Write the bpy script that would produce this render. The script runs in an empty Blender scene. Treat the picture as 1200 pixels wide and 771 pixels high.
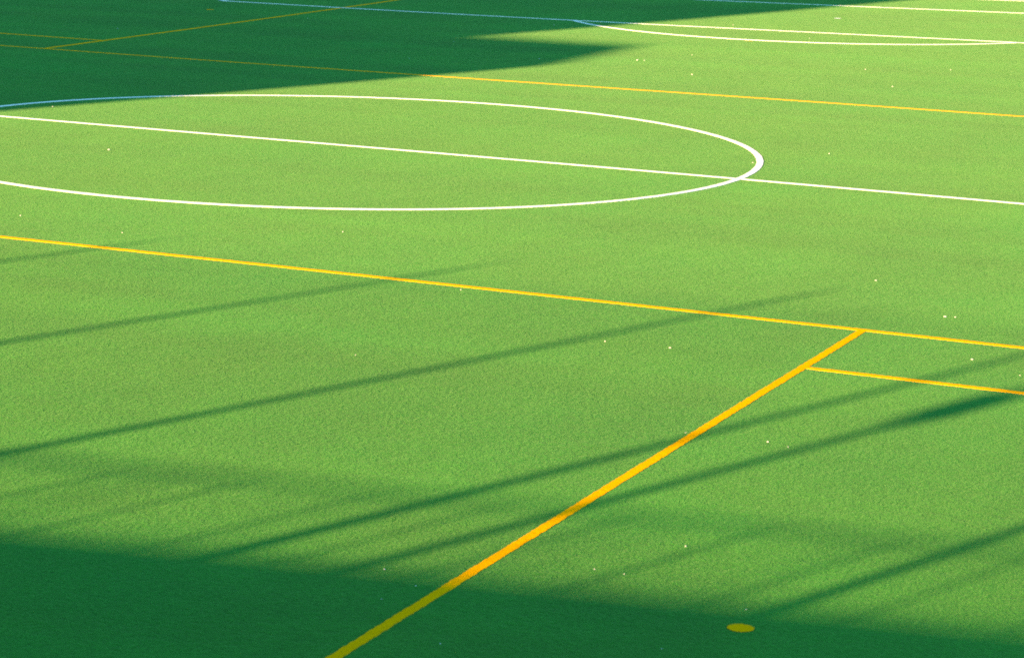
import bpy, bmesh, math, random
import numpy as np
from mathutils import Matrix, Vector

random.seed(7)
S = bpy.context.scene
COL = S.collection
R = math.radians

# ---------------------------------------------------------------- helpers
GC = (-0.00952, 0.22751, 0.00651, -0.06206, 0.02584, 0.08968, 0.09574)   # gentle drainage falls of the pitch (metres)

def gz(x, y):
    a = 1.6 * math.tanh(x / 32.0)
    b = 1.6 * math.tanh((y - 5.0) / 48.0)
    return (GC[0]*a*a + GC[1]*a*b + GC[2]*b*b + GC[3]*a**3 + GC[4]*a*a*b + GC[5]*a*b*b + GC[6]*b**3)

def link(name, bm, mat, parent=None, smooth=False):
    me = bpy.data.meshes.new(name)
    bmesh.ops.recalc_face_normals(bm, faces=bm.faces)
    bm.to_mesh(me); bm.free()
    if mat: me.materials.append(mat)
    if smooth:
        for p in me.polygons: p.use_smooth = True
    o = bpy.data.objects.new(name, me); COL.objects.link(o)
    if parent: o.parent = parent
    return o

def empty(name, loc, rz=0.0):
    o = bpy.data.objects.new(name, None); COL.objects.link(o)
    o.location = loc; o.rotation_euler.z = rz
    return o

def tag(o, label=None, cat=None, group=None, kind=None):
    if label: o['label'] = label
    if cat: o['category'] = cat
    if group: o['group'] = group
    if kind: o['kind'] = kind
    return o

def add_box(bm, lo, hi):
    vs = [bm.verts.new((x, y, z)) for z in (lo[2], hi[2]) for y in (lo[1], hi[1]) for x in (lo[0], hi[0])]
    for f in ((0,1,3,2), (4,6,7,5), (0,4,5,1), (2,3,7,6), (0,2,6,4), (1,5,7,3)):
        bm.faces.new([vs[i] for i in f])

def box(name, lo, hi, mat, parent=None):
    bm = bmesh.new(); add_box(bm, lo, hi)
    return link(name, bm, mat, parent)

def add_tube(bm, p0, p1, r0, r1=None, n=10):
    r1 = r0 if r1 is None else r1
    p0, p1 = Vector(p0), Vector(p1)
    d = (p1 - p0).normalized()
    q = d.orthogonal().normalized(); w = d.cross(q)
    ra, rb = [], []
    for k in range(n):
        t = 2*math.pi*k/n
        e = q*math.cos(t) + w*math.sin(t)
        ra.append(bm.verts.new(p0 + e*r0)); rb.append(bm.verts.new(p1 + e*r1))
    for k in range(n):
        bm.faces.new((ra[k], ra[(k+1) % n], rb[(k+1) % n], rb[k]))
    bm.faces.new(ra[::-1]); bm.faces.new(rb)

# ---------------------------------------------------------------- materials
def nodes(name):
    m = bpy.data.materials.new(name); m.use_nodes = True
    nt = m.node_tree
    return m, nt, nt.nodes['Principled BSDF']

def N(nt, t, **kw):
    n = nt.nodes.new(t)
    for k, v in kw.items():
        if k in n.inputs: n.inputs[k].default_value = v
        else: setattr(n, k, v)
    return n

def noise(nt, vec, scale, detail=2.0, rough=0.5):
    n = N(nt, 'ShaderNodeTexNoise', Scale=scale, Detail=detail, Roughness=rough)
    nt.links.new(vec, n.inputs['Vector'])
    return n.outputs['Fac']

def mapping(nt, vec, scale=(1,1,1), rot=0.0):
    n = N(nt, 'ShaderNodeMapping')
    n.inputs['Scale'].default_value = scale
    n.inputs['Rotation'].default_value = (0, 0, rot)
    nt.links.new(vec, n.inputs['Vector'])
    return n.outputs['Vector']

def math_(nt, op, a, b=None):
    n = N(nt, 'ShaderNodeMath', operation=op)
    for i, v in enumerate((a, b)):
        if v is None: continue
        if isinstance(v, (int, float)): n.inputs[i].default_value = v
        else: nt.links.new(v, n.inputs[i])
    return n.outputs[0]

def ramp(nt, fac, a, b, lo, hi):
    n = N(nt, 'ShaderNodeMapRange', clamp=True)
    n.inputs['From Min'].default_value = a; n.inputs['From Max'].default_value = b
    n.inputs['To Min'].default_value = lo; n.inputs['To Max'].default_value = hi
    nt.links.new(fac, n.inputs['Value'])
    return n.outputs['Result']

def mixc(nt, fac, a, b, mode='MIX'):
    n = N(nt, 'ShaderNodeMix', data_type='RGBA', blend_type=mode)
    for sock, v in ((n.inputs['Factor'], fac), (n.inputs[6], a), (n.inputs[7], b)):
        if isinstance(v, (int, float)): sock.default_value = v
        elif isinstance(v, tuple): sock.default_value = (*v, 1.0)
        else: nt.links.new(v, sock)
    return n.outputs[2]

TURF_SHEEN = 0.105

def pile_bump(nt, vec, bsdf, strength):
    """short pile: fibre clumps a few centimetres wide and their larger tufts"""
    h1 = noise(nt, vec, 42.0, 2.0, 0.6)
    h2 = noise(nt, vec, 15.0, 2.0, 0.6)
    h3 = noise(nt, vec, 3.2, 1.0, 0.5)
    h = math_(nt, 'ADD', math_(nt, 'MULTIPLY', h1, 0.012), math_(nt, 'ADD', math_(nt, 'MULTIPLY', h2, 0.016), math_(nt, 'MULTIPLY', h3, 0.010)))
    b = N(nt, 'ShaderNodeBump', Strength=strength, Distance=1.0)
    nt.links.new(h, b.inputs['Height'])
    nt.links.new(b.outputs['Normal'], bsdf.inputs['Normal'])
    return h1, h2

def turf_material():
    m, nt, b = nodes('artificial_turf')
    co = N(nt, 'ShaderNodeTexCoord').outputs['Object']
    h1, h2 = pile_bump(nt, co, b, 1.0)
    # pile clumps: deep green between, yellower tips
    fine = math_(nt, 'ADD', math_(nt, 'MULTIPLY', h1, 0.5), math_(nt, 'MULTIPLY', h2, 0.5))
    f = ramp(nt, fine, 0.32, 0.68, 0.0, 1.0)
    base = mixc(nt, f, TURF_LO, TURF_HI)
    # brushing lanes across the pitch, swirls of the drag brush, worn drifts of infill
    lane = noise(nt, mapping(nt, co, (0.016, 0.36, 1)), 1.0, 3.0, 0.55)
    drag = noise(nt, mapping(nt, co, (0.55, 0.05, 1), R(28)), 1.0, 3.0, 0.6)
    warp = N(nt, 'ShaderNodeTexNoise', Scale=0.09, Detail=3.0, Roughness=0.55, Distortion=1.6)
    nt.links.new(co, warp.inputs['Vector'])
    patch = noise(nt, co, 0.9, 4.0, 0.6)
    v = math_(nt, 'ADD', math_(nt, 'ADD', ramp(nt, lane, 0.3, 0.7, -0.15, 0.15), ramp(nt, drag, 0.3, 0.7, -0.06, 0.06)),
              math_(nt, 'ADD', ramp(nt, warp.outputs['Fac'], 0.3, 0.7, -0.11, 0.11), ramp(nt, patch, 0.3, 0.7, -0.05, 0.05)))
    gain = math_(nt, 'ADD', v, 1.0)
    hs = N(nt, 'ShaderNodeHueSaturation')
    nt.links.new(base, hs.inputs['Color']); nt.links.new(gain, hs.inputs['Value'])
    hue = ramp(nt, noise(nt, co, 0.17, 3.0, 0.6), 0.3, 0.7, 0.501, 0.519)
    nt.links.new(hue, hs.inputs['Hue'])
    # pitch surface inside its kerb, asphalt apron outside
    xyz = N(nt, 'ShaderNodeSeparateXYZ'); nt.links.new(co, xyz.inputs[0])
    inx = math_(nt, 'LESS_THAN', math_(nt, 'ABSOLUTE', xyz.outputs[0]), 36.0)
    iny = math_(nt, 'LESS_THAN', math_(nt, 'ABSOLUTE', xyz.outputs[1]), 54.0)
    ins = math_(nt, 'MULTIPLY', inx, iny)
    asph = mixc(nt, noise(nt, co, 60.0, 2.0), (0.035, 0.035, 0.036), (0.07, 0.07, 0.068))
    nt.links.new(mixc(nt, ins, asph, hs.outputs['Color']), b.inputs['Base Color'])
    b.inputs['Roughness'].default_value = 0.85
    b.inputs['Specular IOR Level'].default_value = 0.0
    nt.links.new(math_(nt, 'MULTIPLY', ins, TURF_SHEEN), b.inputs['Sheen Weight'])
    b.inputs['Sheen Roughness'].default_value = 0.45
    b.inputs['Sheen Tint'].default_value = (0.58, 1.0, 0.47, 1)
    return m

TURF_LO = (0.0145, 0.106, 0.0058)
TURF_HI = (0.0310, 0.178, 0.0115)

def marking_material(name, lo, hi):
    """dyed pile of a marking: the same tufts, a little dirt"""
    m, nt, b = nodes(name)
    co = N(nt, 'ShaderNodeTexCoord').outputs['Object']
    h1, h2 = pile_bump(nt, co, b, 0.45)
    wear = ramp(nt, noise(nt, co, 1.7, 4.0, 0.65), 0.35, 0.7, 0.0, 1.0)
    f = math_(nt, 'MULTIPLY', ramp(nt, h1, 0.3, 0.6, 0.45, 1.0), math_(nt, 'SUBTRACT', 1.0, math_(nt, 'MULTIPLY', wear, 0.25)))
    strands = ramp(nt, noise(nt, co, 55.0, 2.0, 0.7), 0.60, 0.70, 0.0, 0.55)      # green blades crossing the dyed ones
    nt.links.new(mixc(nt, strands, mixc(nt, f, lo, hi), TURF_HI), b.inputs['Base Color'])
    b.inputs['Roughness'].default_value = 0.85
    b.inputs['Specular IOR Level'].default_value = 0.0
    return m

def plain(name, c, rough=0.6, metal=0.0, var=0.12, scale=3.0):
    m, nt, b = nodes(name)
    co = N(nt, 'ShaderNodeTexCoord').outputs['Object']
    n = noise(nt, co, scale, 4.0, 0.6)
    nt.links.new(mixc(nt, ramp(nt, n, 0.3, 0.7, 0.0, 1.0), tuple(v*(1-var) for v in c), tuple(min(1, v*(1+var)) for v in c)), b.inputs['Base Color'])
    b.inputs['Roughness'].default_value = rough; b.inputs['Metallic'].default_value = metal
    return m

def brick_material():
    m, nt, b = nodes('brick')
    co = N(nt, 'ShaderNodeTexCoord').outputs['Object']
    mp = N(nt, 'ShaderNodeMapping'); mp.inputs['Rotation'].default_value = (R(90), 0, 0)
    nt.links.new(co, mp.inputs['Vector'])
    t = N(nt, 'ShaderNodeTexBrick', Scale=4.0)
    t.inputs['Color1'].default_value = (0.30, 0.13, 0.08, 1); t.inputs['Color2'].default_value = (0.22, 0.09, 0.06, 1)
    t.inputs['Mortar'].default_value = (0.35, 0.33, 0.3, 1)
    nt.links.new(mp.outputs['Vector'], t.inputs['Vector'])
    nt.links.new(t.outputs['Color'], b.inputs['Base Color'])
    b.inputs['Roughness'].default_value = 0.85
    return m

M_TURF = turf_material()
M_WHITE = marking_material('white_pile', (0.55, 0.55, 0.50), (0.85, 0.84, 0.78))
M_YELLOW = marking_material('yellow_pile', (0.80, 0.29, 0.001), (0.97, 0.405, 0.001))
M_BRICK = brick_material()
M_CONC = plain('concrete', (0.38, 0.37, 0.35), 0.85)
M_RENDER = plain('render_wall', (0.42, 0.40, 0.37), 0.85, 0, 0.08, 0.6)
M_STEEL = plain('galvanised_steel', (0.32, 0.33, 0.34), 0.45, 0.7)
M_GREEN = plain('green_paint', (0.03, 0.09, 0.05), 0.5)
M_NET = plain('net_cord', (0.03, 0.08, 0.05), 0.8)
M_GLASS = plain('window_glass', (0.03, 0.04, 0.05), 0.08, 0, 0.2)
M_FRAME = plain('window_frame', (0.5, 0.5, 0.5), 0.5)
M_PAPER = plain('white_paper', (0.55, 0.55, 0.50), 0.8)
M_LAMP = plain('lamp_lens', (0.55, 0.57, 0.58), 0.2)

# ---------------------------------------------------------------- ground: one sheet to the horizon
def axis(lo, hi, step, far):
    core = list(np.arange(lo, hi + 0.01, step))
    out = [lo - d for d in far[::-1]] + core + [hi + d for d in far]
    return out
FAR = [6, 14, 30, 60, 120, 250, 600, 1500]
gx, gy = axis(-48, 48, 0.8, FAR), axis(-64, 72, 0.8, FAR)
bm = bmesh.new()
grid = [[bm.verts.new((x, y, gz(x, y))) for x in gx] for y in gy]
for j in range(len(gy)-1):
    for i in range(len(gx)-1):
        bm.faces.new((grid[j][i], grid[j][i+1], grid[j+1][i+1], grid[j+1][i]))
g = link('ground', bm, M_TURF, smooth=True); tag(g, kind='structure')

# ---------------------------------------------------------------- pitch markings
def strip(bm, pts, w, lift, closed=False, jit=0.008):
    """ribbon of dyed pile along a path, its edges feathered by single tufts"""
    n = len(pts)
    rows = []
    for i, (x, y) in enumerate(pts):
        a = pts[(i-1) % n] if (closed or i) else pts[0]
        c = pts[(i+1) % n] if (closed or i < n-1) else pts[-1]
        t = Vector((c[0]-a[0], c[1]-a[1])).normalized()
        nx, ny = -t.y, t.x
        e0 = w/2 + random.uniform(-jit, jit); e1 = w/2 + random.uniform(-jit, jit)
        l = (x + nx*e0, y + ny*e0); r = (x - nx*e1, y - ny*e1)
        rows.append([bm.verts.new((*p, gz(*p)+h)) for h in (lift, -0.002) for p in (l, r)])
    for i in range(n if closed else n-1):
        a, b = rows[i], rows[(i+1) % n]
        f = bm.faces.new((a[0], a[1], b[1], b[0]))
        f.normal_update()
        if f.normal.z < 0: f.normal_flip()
        bm.faces.new((a[0], b[0], b[2], a[2])); bm.faces.new((a[1], a[3], b[3], b[1]))   # the standing edge of the pile

def seg(p, q, step=0.05):
    d = math.hypot(q[0]-p[0], q[1]-p[1]); n = max(2, int(d/step))
    return [(p[0]+(q[0]-p[0])*i/n, p[1]+(q[1]-p[1])*i/n) for i in range(n+1)]

def flat(name, bm, mat):
    me = bpy.data.meshes.new(name); bm.to_mesh(me); bm.free(); me.materials.append(mat)
    o = bpy.data.objects.new(name, me); COL.objects.link(o)
    return o

def line(name, runs, w, lift, mat, label, cat='pitch line', group=None):
    bm = bmesh.new()
    for pts in runs: strip(bm, pts, w, lift)
    return tag(flat(name, bm, mat), label, cat, group, 'thing')

def disc(name, c, r, lift, mat, label, group=None):
    bm = bmesh.new()
    mid = bm.verts.new((*c, gz(*c)+lift)); ring = []
    for k in range(72):
        t = 2*math.pi*k/72; rr = r*random.uniform(0.92, 1.06)
        x, y = c[0]+rr*math.cos(t), c[1]+rr*math.sin(t)
        ring.append(bm.verts.new((x, y, gz(x, y)+lift)))
    for k in range(72): bm.faces.new((mid, ring[k], ring[(k+1) % 72]))
    return tag(flat(name, bm, mat), label, 'pitch spot', group, 'thing')

W = 0.132
YP = 33.41                        # penalty-area line
YA, YB = -14.144, 14.344          # yellow touchlines of the two cross pitches
XC, XE = 15.686, -15.575          # yellow lines running up the pitch
YD, YF = -17.247, 17.615
YG, WG = 'yellow lines of the small cross pitches', 'white lines of the full size pitch'

line('halfway_line', [seg((-31, 0), (31, 0))], W, 0.006, M_WHITE, 'straight white line cutting through the big white circle', group=WG)
bm = bmesh.new()
K = 1100
strip(bm, [(9.15*math.cos(2*math.pi*k/K), 9.15*math.sin(2*math.pi*k/K)) for k in range(K)], W*1.06, 0.008, True)
tag(flat('centre_circle', bm, M_WHITE), 'large white circle on the sunlit turf, its far left in shade', 'pitch circle', WG, 'thing')
line('penalty_area_line', [seg((-20.16+W/2, YP), (20.16-W/2, YP)), seg((-20.16, YP-W/2), (-20.16, YP+16.5-W/2)), seg((20.16, YP-W/2), (20.16, YP+16.5-W/2))],
     W, 0.006, M_WHITE, 'white line meeting both ends of the shallow white arc, from dark shade into sun', group=WG)
a0 = math.acos(5.5/9.15)
n = 320
line('penalty_arc', [[(9.15*math.sin(-a0*0.998+2*a0*0.998*k/n), YP+5.5-9.15*math.cos(-a0*0.998+2*a0*0.998*k/n)) for k in range(n+1)]],
     W, 0.009, M_WHITE, 'shallow white arc bulging down from the far white line', 'pitch arc', WG)
line('goal_area_line', [seg((-9.16+W/2, YP+11), (9.16-W/2, YP+11)), seg((-9.16, YP+11-W/2), (-9.16, YP+16.5-W/2)), seg((9.16, YP+11-W/2), (9.16, YP+16.5-W/2))],
     W, 0.006, M_WHITE, 'white line beyond the white penalty spot, half in the far dark shade', group=WG)
line('goal_line', [seg((-31, YP+16.5), (31, YP+16.5))], W, 0.006, M_WHITE, 'short stretch of white line in the very top right corner', group=WG)
disc('penalty_spot', (-0.063, YP+5.6), 0.12, 0.006, M_WHITE, 'small white spot on sunny turf between the two farthest long white lines')

line('touchline', [seg((-31, YA), (31, YA))], W, 0.005, M_YELLOW, 'thin long yellow line in front of the white circle, meeting the thick one', group=YG)
line('touchline', [seg((-31, YB), (31, YB))], W*0.9, 0.004, M_YELLOW, 'thin long yellow line behind the white circle, passing from shade into sun', group=YG)
line('cross_line', [seg((XC, YA-W/2), (XC, -50))], W*0.94, 0.005, M_YELLOW, 'thick slanting yellow line running down to the bottom edge of the picture', group=YG)
line('cross_line', [seg((XE, YB+W/2), (XE, 50))], W*0.94, 0.005, M_YELLOW, 'yellow line slanting up through the far shade and crossing a white line', group=YG)
line('box_line', [seg((XC+W*0.47, YD), (31, YD))], W, 0.005, M_YELLOW, 'short yellow line leaving the thick slanting yellow line towards the right edge', group=YG)
line('box_line', [seg((XE-W*0.47, YF), (-31, YF))], W, 0.005, M_YELLOW, 'short yellow line in the far shade ending at the left edge', group=YG)
SG = 'yellow spots on the turf'
disc('pitch_spot', (18.75, -29.5), 0.135, 0.005, M_YELLOW, 'yellow spot on the dark shaded turf in front, right of the thick yellow line', SG)
disc('pitch_spot', (-18.604, 29.72), 0.13, 0.005, M_YELLOW, 'small dull yellow spot in the far shade above the slanting yellow line', SG)
disc('pitch_spot', (-0.095, 29.50), 0.13, 0.005, M_YELLOW, 'small yellow spot on sunny turf touching the underside of the white arc', SG)

# ---------------------------------------------------------------- white scraps lying on the turf
def scrap_mesh(seed):
    rnd = random.Random(seed)
    bm = bmesh.new()
    k = rnd.randint(6, 8)
    mid = bm.verts.new((0, 0, rnd.uniform(0.5, 0.75)))
    top, low = [], []
    for i in range(k):
        t = 2*math.pi*(i + rnd.uniform(-0.3, 0.3))/k; rr = rnd.uniform(0.6, 1.15)
        top.append(bm.verts.new((rr*math.cos(t), 0.8*rr*math.sin(t), rnd.uniform(0.12, 0.7))))
        low.append(bm.verts.new((0.9*rr*math.cos(t), 0.72*rr*math.sin(t), 0.0)))
    for i in range(k):
        j = (i+1) % k
        bm.faces.new((mid, top[i], top[j])); bm.faces.new((top[i], low[i], low[j], top[j]))
    bm.faces.new(low[::-1])
    me = bpy.data.meshes.new('scrap'); bmesh.ops.recalc_face_normals(bm, faces=bm.faces); bm.to_mesh(me); bm.free()
    me.materials.append(M_PAPER)
    return me

ZONES = {   # where -> list of (x, y, half-width in metres), from left to right as seen
 'in the front shade': [(15.28,-30.34,.017), (14.86,-29.36,.026), (15.39,-29.75,.02), (16.38,-31.4,.016), (18.29,-30.51,.014), (18.6,-28.87,.017)],
 'just beyond the front shade, near the thick yellow line': [(16.76,-28.27,.02), (17.09,-28.28,.018), (15.56,-21.89,.018), (17.3,-26.94,.026), (16.62,-21.83,.034), (16.92,-21.96,.018)],
 'left of the thick yellow line': [(2.27,-12.66,.026), (10.03,-19.82,.018), (9.31,-14.47,.028), (12.67,-17.04,.028), (13.64,-16.99,.036)],
 'by the short yellow line, right side': [(17.64,-15.41,.04), (18.49,-16.12,.022)],
 'between white circle and front yellow line': [(-0.11,-12.04,.034), (5.37,-10.46,.03)],
 'just above the front yellow line, at right': [(14.72,-9.94,.034), (16.5,-12.42,.05), (16.64,-12.37,.03)],
 'inside the big white circle': [(-3.21,-3.58,.055), (8.65,2.5,.03)],
 'by the far left of the big white circle, in shade': [(-8.05,2.27,.04)],
 'beyond the tip of the white circle': [(9.61,4.88,.035)],
 'in the dark far shade': [(-17.27,21.37,.055), (-14.56,28.74,.04), (-6.33,18.32,.03), (-7.39,23.88,.035), (-3.31,20.43,.045), (-7.14,31.26,.045)],
 'between far yellow line and white arc': [(-0.87,21.73,.07), (-0.68,21.78,.05), (1.75,18.78,.065), (-0.06,24.09,.045), (5.39,22.88,.045), (7.21,18.97,.055), (7.48,24.13,.045)],
 'beyond the white arc': [(-2.26,34.58,.05), (1.29,31.28,.05)],
}
ORD = ['', 'second', 'third', 'fourth', 'fifth', 'sixth', 'seventh']
meshes = [scrap_mesh(s) for s in range(9)]
seed = 0
for where, items in ZONES.items():
    m = len(items)
    for i, (x, y, s) in enumerate(items):
        o = bpy.data.objects.new('paper_scrap', meshes[seed % 9]); COL.objects.link(o); seed += 1
        if y > 15: s *= 0.8
        o.location = (x, y, gz(x, y) + 0.001)
        o.scale = (s*0.55, s*0.48, s*0.5); o.rotation_euler.z = random.uniform(-0.6, 0.6)
        if m == 1: lab = 'lone white scrap ' + where
        elif i == 0: lab = 'leftmost white scrap ' + where
        elif i == m-1: lab = 'rightmost white scrap ' + where
        else: lab = ORD[i] + ' white scrap from left ' + where
        tag(o, lab, 'litter scrap', 'white scraps scattered over the turf')

# ---------------------------------------------------------------- what stands round the pitch and shades it
EL, AZ = R(12.5), R(71.3)               # sun height, and the compass heading its light travels along (from +X)
SLOPE = math.atan(0.128)
# low hall behind the near end: the roof terrace carries railing, net posts, net and a floodlight
HALL_H = 6.17
hall = empty('sports_hall', (6.8, -56.45, 0.0), SLOPE)      # local x along the front, front face at local y = 0
tag(hall, 'low flat roofed brick hall whose long shadow darkens the front turf', 'building')
HX0, HX1, HD = -30.0, 14.0, 14.0
box('wall', (HX0, -HD, -0.6), (HX1, -0.12, HALL_H-0.35), M_BRICK, hall)
box('roof', (HX0-0.12, -HD-0.12, HALL_H-0.35), (HX1+0.12, 0.0, HALL_H), M_CONC, hall)
for i in range(8):
    x = HX0 + 2.2 + i*5.2
    w = box('window', (x, -0.12, 2.4), (x+2.6, -0.06, 4.2), M_FRAME, hall)
    box('pane', (x+0.08, -0.06, 2.48), (x+2.52, -0.045, 4.12), M_GLASS, w)

# guard rail along the roof edge
def rail():
    r = empty('guard_railing', (6.8, -56.45, HALL_H), SLOPE)
    tag(r, 'metal guard railing whose soft striped shadow fringes the front shade', 'railing')
    bm = bmesh.new()
    x = HX0 + 0.2
    xs = []
    while x < HX1 - 0.1:
        xs.append(x); x += 1.45
    H = 0.86
    bm = bmesh.new(); add_box(bm, (xs[0]-.03, -0.275, H-0.055), (xs[-1]+.03, -0.20, H)); link('handrail', bm, M_STEEL, r)
    for xx in xs:
        bm = bmesh.new(); add_box(bm, (xx-0.026, -0.175, 0.0), (xx+0.026, -0.122, H-0.056)); link('post', bm, M_STEEL, r)
    bm = bmesh.new(); add_tube(bm, (xs[0], -0.24, 0.12), (xs[-1], -0.24, 0.12), 0.02, n=6)
    rnd = random.Random(3)
    xx = xs[0]+0.1
    while xx < xs[-1]:
        if min(abs(xx-p) for p in xs) > 0.06:
            add_tube(bm, (xx, -0.24, 0.11), (xx, -0.24, H-0.056), 0.009, n=5)
        xx += 0.125*(1 + 0.35*math.sin(xx*2.3) + rnd.uniform(-.15, .15))
    link('baluster_panel', bm, M_STEEL, r)
rail()

# tall posts on the roof that carry the ball stop net
POST_Y = -0.55
POST_TOP = 4.2
OFFX = 28.5*math.cos(AZ)
def local_x(xs, ys):
    """local x on the hall of the post whose shadow runs through ground point (xs, ys)"""
    best = None
    for k in range(4000):
        lx = -30 + k*0.012
        wx = 6.8 + lx*math.cos(SLOPE) - POST_Y*math.sin(SLOPE)
        wy = -56.45 + lx*math.sin(SLOPE) + POST_Y*math.cos(SLOPE)
        d = abs((xs-wx)*math.sin(AZ) - (ys-wy)*math.cos(AZ))
        if best is None or d < best[0]: best = (d, lx)
    return best[1]
xs6 = [local_x(*p) for p in ((2.63, -14.5), (7.0, -17.2), (11.22, -20.3), (15.66, -22.2), (19.7, -26.3))]
xs6 = [xs6[0]-10.6, xs6[0]-5.3] + xs6 + [xs6[-1]+4.6]
NL = ['first', 'second', 'third', 'fourth', 'fifth', 'sixth', 'seventh', 'eighth']
first = None
for i, lx in enumerate(xs6):
    p = Matrix.Rotation(SLOPE, 4, 'Z') @ Vector((lx, POST_Y, 0))
    loc = (6.8+p.x, -56.45+p.y, HALL_H)
    if first is None:
        root = empty('net_post', loc, SLOPE)
        bm = bmesh.new(); add_tube(bm, (0, 0, 0.018), (0, 0, POST_TOP+0.48), 0.12, 0.055, 12); link('pole', bm, M_GREEN, root)
        box('base_plate', (-0.15, -0.15, 0), (0.15, 0.15, 0.018), M_STEEL, root)
        first = root
    else:
        root = first.copy(); COL.objects.link(root); root.location = loc
        for ch in first.children:
            c = ch.copy(); COL.objects.link(c); c.parent = root
    tag(root, NL[i] + ' green net post along the hall roof, casting a long thin shadow', 'post', 'net posts on the hall roof')

net = empty('ball_stop_net', (6.8, -56.45, HALL_H), SLOPE)
tag(net, 'dark green ball stop net hung between the roof posts', 'net')
bm = bmesh.new()
yn = POST_Y + 0.10
def cord(a, b, r):
    add_tube(bm, a, b, r, n=4)
nx0, nx1 = xs6[0], xs6[-1]
zz = 0.1
while zz < POST_TOP - 0.05:
    cord((nx0, yn, zz), (nx1, yn, zz), 0.0031); zz += 0.09
xx = nx0
while xx < nx1:
    cord((xx, yn+0.006, 0.1), (xx, yn+0.006, POST_TOP-0.04), 0.0031); xx += 0.09
link('mesh_panel', bm, M_NET, net)
bm = bmesh.new(); add_tube(bm, (nx0, yn, POST_TOP-0.03), (nx1, yn, POST_TOP-0.03), 0.009, n=6); link('head_rope', bm, M_NET, net)

# floodlight mast on the same roof
lx = local_x(16.85, -22.7)
fl = empty('floodlight', (6.8 + lx*math.cos(SLOPE) - POST_Y*math.sin(SLOPE), -56.45 + lx*math.sin(SLOPE) + POST_Y*math.cos(SLOPE), HALL_H), SLOPE)
tag(fl, 'short floodlight mast on the hall roof whose shadow ends in a dark head', 'floodlight')
bm = bmesh.new(); add_tube(bm, (0, 0, 0), (0, 0, 2.65), 0.105, 0.095, 12); link('pole', bm, M_STEEL, fl)
bm = bmesh.new(); add_box(bm, (-0.25, -0.12, 2.40), (0.25, 0.10, 3.05)); hd = link('lamp_head', bm, M_GREEN, fl)
bv = hd.modifiers.new('bevel', 'BEVEL'); bv.width = 0.06; bv.segments = 3
box('lens', (-0.2, 0.102, 2.47), (0.2, 0.112, 2.98), M_LAMP, hd)

# taller block and its lower wing, beyond the near left corner: they shade the far half of the pitch
def block(name, x0, x1, y0, y1, h, label, floors):
    r = empty(name, ((x0+x1)/2, (y0+y1)/2, 0))
    cx, cy = (x0+x1)/2, (y0+y1)/2
    tag(r, label, 'building')
    box('wall', (x0-cx, y0-cy, -0.8), (x1-cx, y1-cy, h-0.4), M_RENDER, r)
    box('roof', (x0-cx, y0-cy-0.001, h-0.399), (x1-cx, y1-cy+0.001, h), M_CONC, r)
    fh = (h-0.8)/floors
    cols = max(1, min(8, int((x1-x0)/3.6)))
    pitch = (x1-x0)/cols
    for f in range(floors):
        for c in range(cols):
            wx = x0-cx + pitch*(c+0.5); wz = 0.8 + f*fh
            w = box('window', (wx-0.75, y1-cy+0.002, wz), (wx+0.75, y1-cy+0.05, wz+1.5), M_FRAME, r)
            box('pane', (wx-0.68, y1-cy+0.051, wz+0.07), (wx+0.68, y1-cy+0.06, wz+1.43), M_GLASS, w)
    return r
def L_at(h): return h/math.tan(EL)
YW1, YW0 = -46.0, -53.0
LW = (26.2-YW1)/math.sin(AZ)
HW = LW*math.tan(EL)
XW = -2.3 - LW*math.cos(AZ)
XT = -7.1 - (27.4-YW0)/math.tan(AZ)
block('office_wing', XT+0.02, XW, YW0, YW1, HW, 'lower building wing whose shadow ends in a blunt tip before the white arc', 4)
block('tower_block', -80.0, XT, YW0, YW1, 30.0, 'tall flat roofed block whose shadow covers the far left turf', 8)

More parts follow.
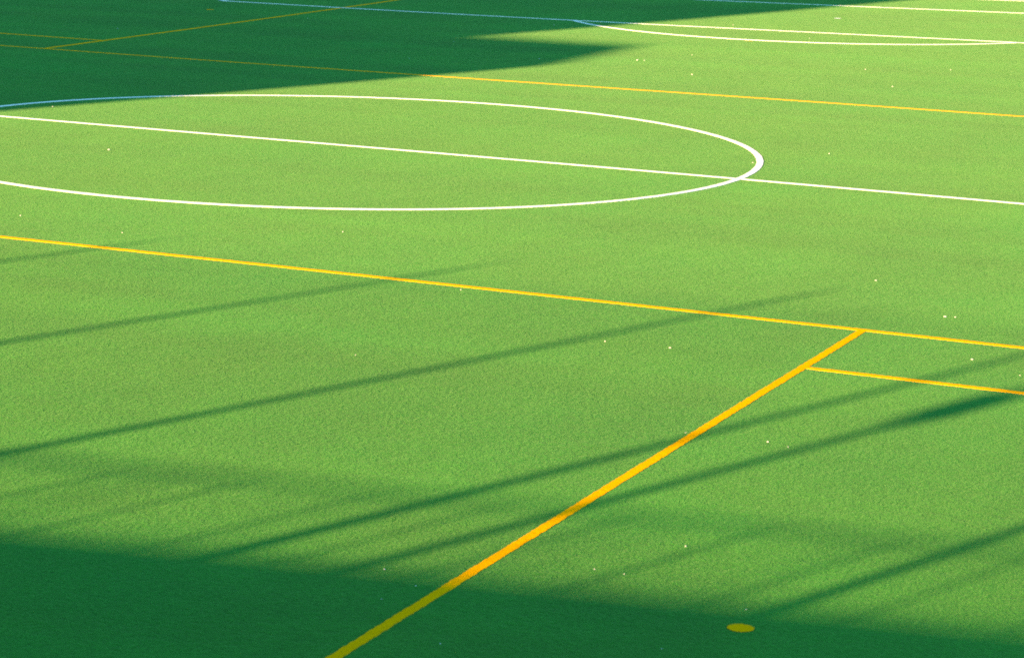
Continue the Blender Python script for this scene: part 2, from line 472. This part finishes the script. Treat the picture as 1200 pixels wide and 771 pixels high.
# ---------------------------------------------------------------- light
sun = bpy.data.lights.new('sun', 'SUN')
sun.energy = 5.0; sun.angle = R(0.53); sun.color = SUN_COL = (1.0, 0.59, 0.27)
so = bpy.data.objects.new('sun', sun); COL.objects.link(so)
d = Vector((math.cos(AZ)*math.cos(EL), math.sin(AZ)*math.cos(EL), -math.sin(EL)))
so.rotation_euler = d.to_track_quat('-Z', 'Y').to_euler()
so.location = (-30, -100, 60)

w = bpy.data.worlds.new('World'); S.world = w; w.use_nodes = True
nt = w.node_tree
bg = nt.nodes['Background']
sky = nt.nodes.new('ShaderNodeTexSky'); sky.sky_type = 'NISHITA'; sky.sun_disc = False
sky.sun_elevation = EL
sx, sy = -d.x, -d.y                       # towards the sun
sky.sun_rotation = math.atan2(sx, sy)
sky.air_density = 1.0; sky.dust_density = 0.3; sky.ozone_density = 3.0
mx = nt.nodes.new('ShaderNodeMix'); mx.data_type = 'RGBA'; mx.blend_type = 'MULTIPLY'
mx.inputs['Factor'].default_value = 1.0
mx.inputs[7].default_value = (0.60, 1.0, 0.94, 1)      # the clear, slightly cyan sky of the photograph
nt.links.new(sky.outputs['Color'], mx.inputs[6]); nt.links.new(mx.outputs[2], bg.inputs['Color'])
bg.inputs['Strength'].default_value = 0.085

# ---------------------------------------------------------------- camera
cam = bpy.data.cameras.new('camera'); co = bpy.data.objects.new('camera', cam); COL.objects.link(co)
r = Vector((0.92491561, 0.37902852, 0.02947019)); u = Vector((-0.09728054, 0.161023, 0.98214464)); f = Vector((-0.36751545, 0.91126779, -0.18580478))
mw = Matrix.Identity(4)
for i in range(3):
    mw[i][0] = r[i]; mw[i][1] = u[i]; mw[i][2] = -f[i]
mw.translation = Vector((26.99432, -56.14064, 7.89051))
co.matrix_world = mw
cam.sensor_width = 36.0; cam.lens = 3461.99/1200*36.0
cam.clip_start = 0.1; cam.clip_end = 5000
cam.dof.use_dof = True; cam.dof.focus_distance = 56.0; cam.dof.aperture_fstop = 3.2
S.camera = co
S.cycles.filter_width = 1.8
S.cycles.use_denoising = False       # keep the fine grain of the pile

vs = S.view_settings
vs.view_transform = 'Standard'; vs.look = 'None'; vs.gamma = 1.0; vs.use_curve_mapping = False
vs.exposure = 2.55
